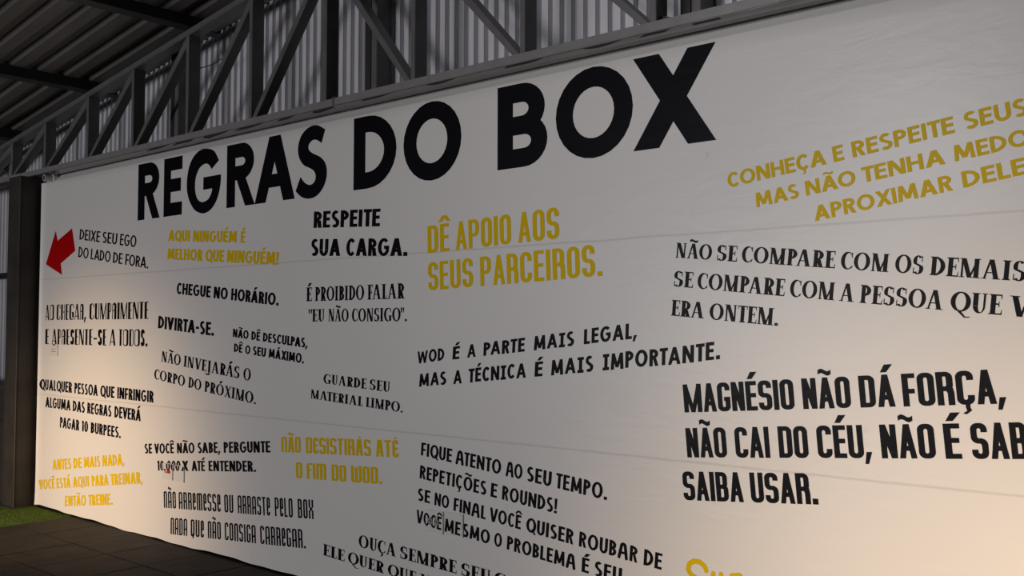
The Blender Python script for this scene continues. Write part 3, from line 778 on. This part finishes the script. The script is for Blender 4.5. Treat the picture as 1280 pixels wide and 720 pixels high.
# slogans: font, ink, label, lines of (word, (x0, z0, x1, z1) of its base line in metres, cap height at each end)
SLOGANS = [
 ('ego', 'grotesk', 'K', 'black slogan DEIXE SEU EGO DO LADO DE FORA', [
   [('DEIXE', (0.723, 2.301, 1.079, 2.258), 0.088, 0.089), ('SEU', (1.121, 2.253, 1.365, 2.223), 0.089, 0.090), ('EGO', (1.411, 2.217, 1.669, 2.186), 0.090, 0.090)],
   [('DO', (0.708, 2.154, 0.887, 2.132), 0.088, 0.088), ('LADO', (0.927, 2.127, 1.262, 2.087), 0.088, 0.087), ('DE', (1.304, 2.082, 1.456, 2.063), 0.087, 0.086), ('FORA.', (1.502, 2.058, 1.858, 2.014), 0.086, 0.085)],
 ]),
 ('greet', 'deco', 'K', 'black decorative slogan AO CHEGAR, CUMPRIMENTE E APRESENTE-SE A TODOS', [
   [('AO', (0.112, 1.627, 0.277, 1.628), 0.134, 0.134), ('CHEGAR,', (0.328, 1.628, 0.871, 1.629), 0.134, 0.133), ('CUMPRIMENTE', (0.928, 1.629, 1.874, 1.631), 0.133, 0.131)],
   [('E', (0.118, 1.419, 0.188, 1.419), 0.131, 0.131), ('APRESENTE-SE', (0.248, 1.419, 1.222, 1.421), 0.131, 0.130), ('A', (1.278, 1.421, 1.372, 1.421), 0.130, 0.130), ('TODOS.', (1.426, 1.421, 1.867, 1.422), 0.130, 0.130)],
 ]),
 ('burpee', 'geo_cond', 'K', 'black slogan QUALQUER PESSOA QUE INFRINGIR about 10 burpees', [
   [('QUALQUER', (0.044, 1.021, 0.642, 1.016), 0.092, 0.091), ('PESSOA', (0.687, 1.015, 1.094, 1.011), 0.090, 0.089), ('QUE', (1.137, 1.011, 1.370, 1.009), 0.089, 0.089), ('INFRINGIR', (1.416, 1.008, 1.970, 1.003), 0.089, 0.087)],
   [('ALGUMA', (0.147, 0.872, 0.622, 0.866), 0.089, 0.089), ('DAS', (0.664, 0.866, 0.877, 0.863), 0.089, 0.089), ('REGRAS', (0.921, 0.863, 1.326, 0.858), 0.089, 0.089), ('DEVERÁ', (1.376, 0.858, 1.786, 0.853), 0.089, 0.088)],
   [('PAGAR', (0.433, 0.715, 0.784, 0.711), 0.090, 0.089), ('10', (0.825, 0.710, 0.940, 0.709), 0.088, 0.088), ('BURPEES.', (0.989, 0.708, 1.483, 0.702), 0.088, 0.086)],
 ]),
 ('train', 'geo_cond', 'Y', 'yellow slogan ANTES DE MAIS NADA at the lower left', [
   [('ANTES', (0.313, 0.342, 0.656, 0.386), 0.088, 0.088), ('DE', (0.702, 0.392, 0.841, 0.409), 0.088, 0.088), ('MAIS', (0.885, 0.415, 1.159, 0.450), 0.088, 0.088), ('NADA,', (1.200, 0.456, 1.552, 0.501), 0.088, 0.088)],
   [('VOCÊ', (0.063, 0.150, 0.358, 0.190), 0.084, 0.085), ('ESTÁ', (0.396, 0.195, 0.654, 0.230), 0.085, 0.085), ('AQUI', (0.694, 0.235, 0.977, 0.274), 0.086, 0.086), ('PARA', (1.025, 0.280, 1.304, 0.318), 0.087, 0.087), ('TREINAR,', (1.340, 0.322, 1.836, 0.389), 0.088, 0.089)],
   [('ENTÃO', (0.565, 0.066, 0.934, 0.115), 0.085, 0.086), ('TREINE.', (0.976, 0.121, 1.374, 0.174), 0.086, 0.088)],
 ]),
 ('nobody', 'geo_bold', 'Y', 'yellow slogan AQUI NINGUÉM É MELHOR QUE NINGUÉM', [
   [('AQUI', (2.142, 2.208, 2.436, 2.188), 0.081, 0.080), ('NINGUÉM', (2.481, 2.184, 3.033, 2.146), 0.080, 0.079), ('É', (3.080, 2.142, 3.131, 2.139), 0.079, 0.079)],
   [('MELHOR', (2.134, 2.072, 2.607, 2.038), 0.082, 0.083), ('QUE', (2.647, 2.035, 2.880, 2.019), 0.083, 0.084), ('NINGUÉM!', (2.919, 2.016, 3.512, 1.974), 0.084, 0.085)],
 ]),
 ('ontime', 'geo_bold', 'K', 'black slogan CHEGUE NO HORÁRIO', [
   [('CHEGUE', (2.271, 1.813, 2.719, 1.776), 0.082, 0.081), ('NO', (2.759, 1.773, 2.933, 1.758), 0.081, 0.081), ('HORÁRIO.', (2.974, 1.755, 3.519, 1.709), 0.081, 0.080)],
 ]),
 ('fun', 'geo_bold', 'K', 'black slogan DIVIRTA-SE', [
   [('DIVIRTA-SE.', (2.017, 1.561, 2.769, 1.508), 0.093, 0.093)],
 ]),
 ('excuse', 'geo_bold', 'K', 'small black slogan NÃO DÊ DESCULPAS', [
   [('NÃO', (3.002, 1.503, 3.187, 1.489), 0.057, 0.058), ('DÊ', (3.220, 1.486, 3.318, 1.479), 0.058, 0.059), ('DESCULPAS,', (3.351, 1.476, 3.828, 1.440), 0.059, 0.061)],
   [('DÊ', (3.018, 1.403, 3.116, 1.396), 0.057, 0.058), ('O', (3.150, 1.393, 3.208, 1.388), 0.058, 0.058), ('SEU', (3.238, 1.386, 3.385, 1.374), 0.058, 0.059), ('MÁXIMO.', (3.417, 1.372, 3.791, 1.342), 0.059, 0.061)],
 ]),
 ('envy', 'serif', 'K', 'black serif slogan NÃO INVEJARÁS O CORPO DO PRÓXIMO', [
   [('NÃO', (2.071, 1.314, 2.339, 1.290), 0.078, 0.079), ('INVEJARÁS', (2.380, 1.286, 3.086, 1.222), 0.079, 0.081), ('O', (3.131, 1.218, 3.216, 1.210), 0.082, 0.082)],
   [('CORPO', (1.972, 1.182, 2.401, 1.142), 0.075, 0.076), ('DO', (2.445, 1.138, 2.617, 1.122), 0.076, 0.076), ('PRÓXIMO.', (2.657, 1.118, 3.282, 1.060), 0.076, 0.076)],
 ]),
 ('ask', 'geo_cond', 'K', 'black slogan SE VOCÊ NÃO SABE, PERGUNTE', [
   [('SE', (1.853, 0.615, 1.963, 0.625), 0.073, 0.073), ('VOCÊ', (1.995, 0.627, 2.269, 0.652), 0.073, 0.073), ('NÃO', (2.313, 0.656, 2.546, 0.677), 0.073, 0.074), ('SABE,', (2.587, 0.680, 2.873, 0.706), 0.074, 0.074), ('PERGUNTE', (2.914, 0.710, 3.451, 0.758), 0.074, 0.074)],
   [('10.000', (2.039, 0.506, 2.365, 0.535), 0.072, 0.072), ('X', (2.385, 0.537, 2.469, 0.544), 0.072, 0.072), ('ATÉ', (2.512, 0.548, 2.684, 0.563), 0.072, 0.072), ('ENTENDER.', (2.730, 0.568, 3.293, 0.618), 0.072, 0.073)],
 ]),
 ('throw', 'unicase', 'K', 'thin black slogan NÃO ARREMESSE OU ARRASTE PELO BOX', [
   [('NÃO', (2.144, 0.244, 2.311, 0.258), 0.121, 0.121), ('ARREMESSE', (2.350, 0.261, 2.886, 0.305), 0.121, 0.120), ('OU', (2.932, 0.309, 3.038, 0.317), 0.120, 0.120), ('ARRASTE', (3.092, 0.322, 3.456, 0.351), 0.120, 0.119), ('PELO', (3.509, 0.356, 3.697, 0.371), 0.119, 0.119), ('BOX', (3.751, 0.376, 3.906, 0.388), 0.118, 0.118)],
   [('NADA', (2.248, 0.067, 2.470, 0.085), 0.119, 0.119), ('QUE', (2.517, 0.089, 2.686, 0.103), 0.119, 0.118), ('NÃO', (2.736, 0.107, 2.895, 0.120), 0.118, 0.118), ('CONSIGA', (2.943, 0.124, 3.303, 0.153), 0.118, 0.117), ('CARREGAR.', (3.353, 0.157, 3.831, 0.197), 0.117, 0.116)],
 ]),
 ('giveup', 'unicase_bold', 'Y', 'yellow rounded slogan NÃO DESISTIRÁS ATÉ O FIM DO WOD', [
   [('NÃO', (3.570, 0.770, 3.770, 0.782), 0.099, 0.099), ('DESISTIRÁS', (3.824, 0.785, 4.436, 0.819), 0.099, 0.097), ('ATÉ', (4.481, 0.822, 4.673, 0.833), 0.097, 0.097)],
   [('O', (3.725, 0.622, 3.788, 0.625), 0.099, 0.098), ('FIM', (3.835, 0.628, 4.026, 0.639), 0.098, 0.098), ('DO', (4.079, 0.642, 4.215, 0.649), 0.097, 0.097), ('WOD.', (4.261, 0.652, 4.534, 0.668), 0.097, 0.096)],
 ]),
 ('load', 'geo_bold', 'K', 'bold black slogan RESPEITE SUA CARGA', [
   [('RESPEITE', (3.876, 2.191, 4.499, 2.160), 0.103, 0.104)],
   [('SUA', (3.851, 2.017, 4.139, 2.003), 0.106, 0.105), ('CARGA.', (4.195, 2.001, 4.734, 1.975), 0.105, 0.102)],
 ]),
 ('cant', 'serif', 'K', 'black serif slogan É PROIBIDO FALAR EU NÃO CONSIGO', [
   [('É', (3.810, 1.733, 3.865, 1.733), 0.087, 0.087), ('PROIBIDO', (3.898, 1.733, 4.364, 1.733), 0.087, 0.088), ('FALAR', (4.394, 1.733, 4.712, 1.734), 0.088, 0.088)],
   [('"EU', (3.835, 1.606, 3.994, 1.606), 0.076, 0.077), ('NÃO', (4.032, 1.606, 4.223, 1.605), 0.077, 0.077), ('CONSIGO".', (4.254, 1.605, 4.735, 1.605), 0.077, 0.078)],
 ]),
 ('clean', 'serif', 'K', 'black serif slogan GUARDE SEU MATERIAL LIMPO', [
   [('GUARDE', (3.989, 1.226, 4.388, 1.208), 0.059, 0.060), ('SEU', (4.417, 1.207, 4.596, 1.198), 0.061, 0.061)],
   [('MATERIAL', (3.863, 1.129, 4.355, 1.105), 0.055, 0.057), ('LIMPO.', (4.385, 1.104, 4.705, 1.088), 0.057, 0.059)],
 ]),
 ('support', 'gothic', 'Y', 'tall yellow slogan DÊ APOIO AOS SEUS PARCEIROS', [
   [('DÊ', (4.902, 1.982, 5.068, 1.987), 0.152, 0.154), ('APOIO', (5.119, 1.988, 5.516, 2.001), 0.154, 0.157), ('AOS', (5.565, 2.002, 5.831, 2.010), 0.157, 0.159)],
   [('SEUS', (4.908, 1.774, 5.248, 1.787), 0.156, 0.156), ('PARCEIROS.', (5.302, 1.788, 6.092, 1.817), 0.156, 0.155)],
 ]),
 ('wod', 'comic', 'K', 'black hand-drawn slogan WOD É A PARTE MAIS LEGAL', [
   [('WOD', (4.825, 1.369, 5.036, 1.391), 0.068, 0.068), ('É', (5.100, 1.398, 5.151, 1.403), 0.069, 0.069), ('A', (5.209, 1.410, 5.271, 1.416), 0.069, 0.069), ('PARTE', (5.327, 1.422, 5.610, 1.452), 0.069, 0.070), ('MAIS', (5.671, 1.458, 5.924, 1.484), 0.071, 0.071), ('LEGAL,', (5.984, 1.491, 6.289, 1.523), 0.072, 0.073)],
   [('MAS', (4.841, 1.238, 5.052, 1.260), 0.071, 0.072), ('A', (5.106, 1.265, 5.170, 1.272), 0.072, 0.072), ('TÉCNICA', (5.219, 1.277, 5.619, 1.319), 0.073, 0.074), ('É', (5.676, 1.325, 5.727, 1.330), 0.074, 0.074), ('MAIS', (5.782, 1.336, 6.039, 1.363), 0.075, 0.076), ('IMPORTANTE.', (6.095, 1.368, 6.717, 1.433), 0.076, 0.078)],
 ]),
 ('time', 'brush', 'K', 'black brush-like slogan FIQUE ATENTO AO SEU TEMPO', [
   [('FIQUE', (4.854, 0.862, 5.093, 0.843), 0.072, 0.073), ('ATENTO', (5.122, 0.840, 5.447, 0.814), 0.073, 0.073), ('AO', (5.481, 0.811, 5.591, 0.803), 0.074, 0.074), ('SEU', (5.620, 0.800, 5.779, 0.787), 0.074, 0.074), ('TEMPO.', (5.807, 0.785, 6.114, 0.760), 0.074, 0.075)],
   [('REPETIÇÕES', (4.845, 0.734, 5.345, 0.696), 0.073, 0.072), ('E', (5.376, 0.694, 5.419, 0.690), 0.072, 0.072), ('ROUNDS!', (5.455, 0.688, 5.814, 0.660), 0.072, 0.072)],
   [('SE', (4.829, 0.611, 4.927, 0.604), 0.069, 0.069), ('NO', (4.962, 0.601, 5.072, 0.592), 0.069, 0.069), ('FINAL', (5.108, 0.589, 5.341, 0.570), 0.069, 0.070), ('VOCÊ', (5.370, 0.568, 5.582, 0.551), 0.070, 0.071), ('QUISER', (5.617, 0.548, 5.915, 0.524), 0.071, 0.072), ('ROUBAR', (5.949, 0.522, 6.283, 0.495), 0.072, 0.073), ('DE', (6.317, 0.492, 6.413, 0.484), 0.073, 0.073)],
   [('VOCÊ', (4.820, 0.488, 5.024, 0.473), 0.071, 0.071), ('MESMO', (5.049, 0.471, 5.370, 0.447), 0.071, 0.070), ('O', (5.401, 0.445, 5.453, 0.441), 0.070, 0.070), ('PROBLEMA', (5.489, 0.439, 5.928, 0.406), 0.070, 0.070), ('É', (5.965, 0.404, 6.008, 0.401), 0.070, 0.070), ('SEU', (6.040, 0.398, 6.196, 0.387), 0.070, 0.070)],
 ]),
 ('listen', 'serif_bold', 'K', 'black serif slogan OUÇA SEMPRE SEU at the bottom edge', [
   [('OUÇA', (4.332, 0.282, 4.655, 0.272), 0.073, 0.071), ('SEMPRE', (4.688, 0.271, 5.130, 0.257), 0.070, 0.068), ('SEU', (5.165, 0.255, 5.378, 0.248), 0.067, 0.066), ('C', (5.404, 0.248, 5.486, 0.245), 0.066, 0.065)],
   [('ELE', (4.000, 0.184, 4.202, 0.176), 0.069, 0.067), ('QUER', (4.236, 0.175, 4.553, 0.163), 0.067, 0.064), ('QUE', (4.588, 0.162, 4.820, 0.154), 0.064, 0.062), ('V', (4.850, 0.152, 4.934, 0.149), 0.062, 0.061)],
 ]),
 ('limits', 'geo_wide', 'Y', 'yellow rising slogan CONHEÇA E RESPEITE SEUS at the upper right', [
   [('CONHEÇA', (6.761, 2.175, 7.201, 2.231), 0.064, 0.064), ('E', (7.231, 2.235, 7.274, 2.241), 0.064, 0.064), ('RESPEITE', (7.309, 2.245, 7.694, 2.295), 0.064, 0.064), ('SEUS', (7.729, 2.300, 7.942, 2.327), 0.064, 0.064)],
   [('MAS', (6.892, 2.080, 7.083, 2.106), 0.062, 0.061), ('NÃO', (7.114, 2.110, 7.321, 2.138), 0.061, 0.061), ('TENHA', (7.348, 2.141, 7.659, 2.183), 0.061, 0.060), ('MEDO', (7.692, 2.187, 7.945, 2.221), 0.060, 0.059)],
   [('APROXIMAR', (7.149, 2.003, 7.685, 2.081), 0.062, 0.061), ('DELE', (7.720, 2.086, 7.933, 2.117), 0.061, 0.061)],
 ]),
 ('compare', 'serif_bold', 'K', 'black serif slogan NÃO SE COMPARE COM OS DEMAIS', [
   [('NÃO', (6.493, 1.886, 6.675, 1.867), 0.067, 0.067), ('SE', (6.699, 1.864, 6.795, 1.854), 0.068, 0.068), ('COMPARE', (6.819, 1.852, 7.227, 1.809), 0.068, 0.069), ('COM', (7.252, 1.806, 7.441, 1.786), 0.069, 0.070), ('OS', (7.465, 1.784, 7.570, 1.773), 0.070, 0.070), ('DEMAIS', (7.594, 1.770, 7.921, 1.736), 0.070, 0.071)],
   [('SE', (6.481, 1.757, 6.579, 1.747), 0.070, 0.070), ('COMPARE', (6.603, 1.744, 7.011, 1.702), 0.070, 0.071), ('COM', (7.036, 1.700, 7.225, 1.681), 0.071, 0.071), ('A', (7.246, 1.679, 7.304, 1.673), 0.071, 0.071), ('PESSOA', (7.327, 1.670, 7.639, 1.638), 0.071, 0.072), ('QUE', (7.665, 1.636, 7.839, 1.618), 0.072, 0.073), ('V', (7.864, 1.615, 7.934, 1.608), 0.073, 0.073)],
   [('ERA', (6.468, 1.626, 6.636, 1.611), 0.071, 0.071), ('ONTEM.', (6.662, 1.608, 6.984, 1.579), 0.071, 0.072)],
 ]),
 ('chalk', 'poster', 'K', 'large heavy black slogan MAGNÉSIO NÃO DÁ FORÇA', [
   [('MAGNÉSIO', (6.537, 1.195, 7.056, 1.238), 0.124, 0.124), ('NÃO', (7.092, 1.241, 7.291, 1.257), 0.124, 0.124), ('DÁ', (7.327, 1.260, 7.463, 1.271), 0.124, 0.124), ('FORÇA,', (7.493, 1.273, 7.854, 1.303), 0.124, 0.124)],
   [('NÃO', (6.550, 0.998, 6.747, 1.015), 0.129, 0.129), ('CAI', (6.788, 1.018, 6.946, 1.031), 0.129, 0.129), ('DO', (6.986, 1.035, 7.114, 1.045), 0.129, 0.129), ('CÉU,', (7.153, 1.049, 7.372, 1.067), 0.129, 0.129), ('NÃO', (7.408, 1.070, 7.610, 1.087), 0.129, 0.129), ('É', (7.643, 1.089, 7.701, 1.094), 0.129, 0.129), ('SAB', (7.737, 1.097, 7.925, 1.113), 0.129, 0.129)],
   [('SAIBA', (6.532, 0.809, 6.823, 0.834), 0.126, 0.125), ('USAR.', (6.858, 0.837, 7.152, 0.863), 0.125, 0.124)],
 ]),
]
for key, font, c, label, lines in SLOGANS:
    root = phrase('slogan', label); INK[key] = []
    for rows in lines:
        for row in rows:
            polys = set_word(row, font); INK[key] += polys
            ink('word', polys, M_black if c == 'K' else M_yellow, None, root)
# rounded yellow lettering cut by the bottom of the picture
P = Pen(); w_ = 0.022
ctr = lambda pts: [(x, z) for x, z in pts]
P.line(ctr([(6.640, .518), (6.632, .536), (6.608, .550), (6.580, .550), (6.556, .534), (6.550, .508), (6.565, .488), (6.600, .474), (6.630, .458), (6.640, .432), (6.625, .408), (6.592, .398), (6.560, .406), (6.545, .424)]), w_)
P.line(ctr([(6.674, .512), (6.672, .450), (6.684, .420), (6.706, .420), (6.720, .445), (6.712, .514)]), w_)
P.line(ctr([(6.762, .400), (6.762, .516), (6.800, .524), (6.818, .504), (6.812, .474), (6.762, .462)]), w_)
ink('word', P.q, M_yellow, None, phrase('slogan', 'rounded yellow lettering cut off by the bottom of the picture'))

# ---------------------------------------------------------------- switch plates standing on the banner
def clip(poly, x0, z0, x1, z1):
    for axis, lim, sgn in ((0, x0, 1), (0, x1, -1), (1, z0, 1), (1, z1, -1)):
        out = []
        for i in range(len(poly)):
            a, b = poly[i-1], poly[i]; da, db = sgn*(a[axis]-lim), sgn*(b[axis]-lim)
            if (da >= 0) != (db >= 0):
                t = da/(da-db); out.append((a[0]+(b[0]-a[0])*t, a[1]+(b[1]-a[1])*t))
            if db >= 0: out.append(b)
        poly = out
        if not poly: return []
    return poly
def plate(label, x0, z0, x1, z1, key, kind, dy=0.0):
    r = empty('switch_plate', ((x0+x1)/2, 0, z0), label, 'switch plate', 'white switch plates on the banner')
    cx, T = (x0+x1)/2, 0.0085
    bm = bmesh.new(); box(bm, x0-cx, -T, 0, x1-cx, -0.0008, z1-z0, 0.0022, 2); obj('cover', bm, M_plate, r)
    if key:
        pz = []
        for p in INK[key]:
            # the print on the raised plate sits a little off the print beside it
            c = Poly(clip([(x, z+dy) for x, z in p], x0+0.003, z0+0.003, x1-0.003, z1-0.003)); c.lev = p.lev
            if len(c) > 2: pz.append(remap(c, lambda x, z: (x-cx, z-z0)))
        if pz:
            bm = bmesh.new()
            flat_faces(bm, pz, lambda x, z, l: (x, -T-0.0006-0.00004*(l % 24), z))
            o = obj('printed_lettering', bm, M_black, r); o['label'] = 'black piece of the slogan printed over the plate'
    w, h = x1-x0, z1-z0
    if kind == 'slots':
        for zz in (.62, .42):
            bm = bmesh.new(); box(bm, -w*.36, -T-0.0012, h*zz-0.003, w*.30, -T+0.001, h*zz+0.002, 0.0006); obj('slot', bm, M_slot, r)
        bm = bmesh.new(); box(bm, -w*.10, -T-0.006, h*.90, w*.02, -T, h*.985, 0.001); obj('latch', bm, M_blackplastic, r)
        bm = bmesh.new(); box(bm, w*.10, -T-0.006, h*.90, w*.22, -T, h*.985, 0.001); obj('latch', bm, M_blackplastic, r)
    if kind == 'red':
        bm = bmesh.new(); box(bm, -0.004, -T-0.004, h*.40, 0.038, -T+0.001, h*.60, 0.0015); o = obj('rocker', bm, M_redplastic, r); o['label'] = 'small red rocker'
        bm = bmesh.new(); box(bm, -0.046, -T-0.003, h*.52, -0.030, -T+0.001, h*.60, 0.001); box(bm, -0.034, -T-0.003, h*.42, -0.016, -T+0.001, h*.50, 0.001); o = obj('rocker', bm, M_blackplastic, r); o['label'] = 'small black rocker'
    if kind == 'socket':
        for cxs in (-w*.22, w*.14):
            bm = bmesh.new()
            pts = [(cxs + .019*math.cos(2*PI*k/10), h*.50 + .021*math.sin(2*PI*k/10)) for k in range(10)]
            prism(bm, pts, -T-0.0030, -T+0.001); o = obj('socket', bm, M_slot, r); o['label'] = 'grey socket insert'
            bm = bmesh.new()
            for a, b in ((-.008, 0), (.008, 0), (0, .006)):
                prism(bm, [(cxs+a + .0035*math.cos(2*PI*k/8), h*.50+b + .0035*math.sin(2*PI*k/8)) for k in range(8)], -T-0.0038, -T)
            obj('pin_hole', bm, M_blackplastic, r)
plate('white switch plate with two slots below the E APRESENTE-SE line at the far left', 0.236, 1.311, 0.372, 1.421, 'greet', 'slots')
plate('white switch plate with a red rocker under the words 10.000 X', 2.131, 0.454, 2.264, 0.574, 'ask', 'red')
plate('blank white switch plate to the right of the plate with a red rocker', 2.292, 0.454, 2.419, 0.572, 'ask', 'blank', 0.0)
plate('white plate with grey sockets over the word VOCÊ in the lower middle of the banner', 4.902, 0.450, 5.037, 0.574, 'time', 'socket')
plate('blank white plate over the word MESMO beside the plate with grey sockets', 5.048, 0.454, 5.186, 0.577, 'time', 'blank')
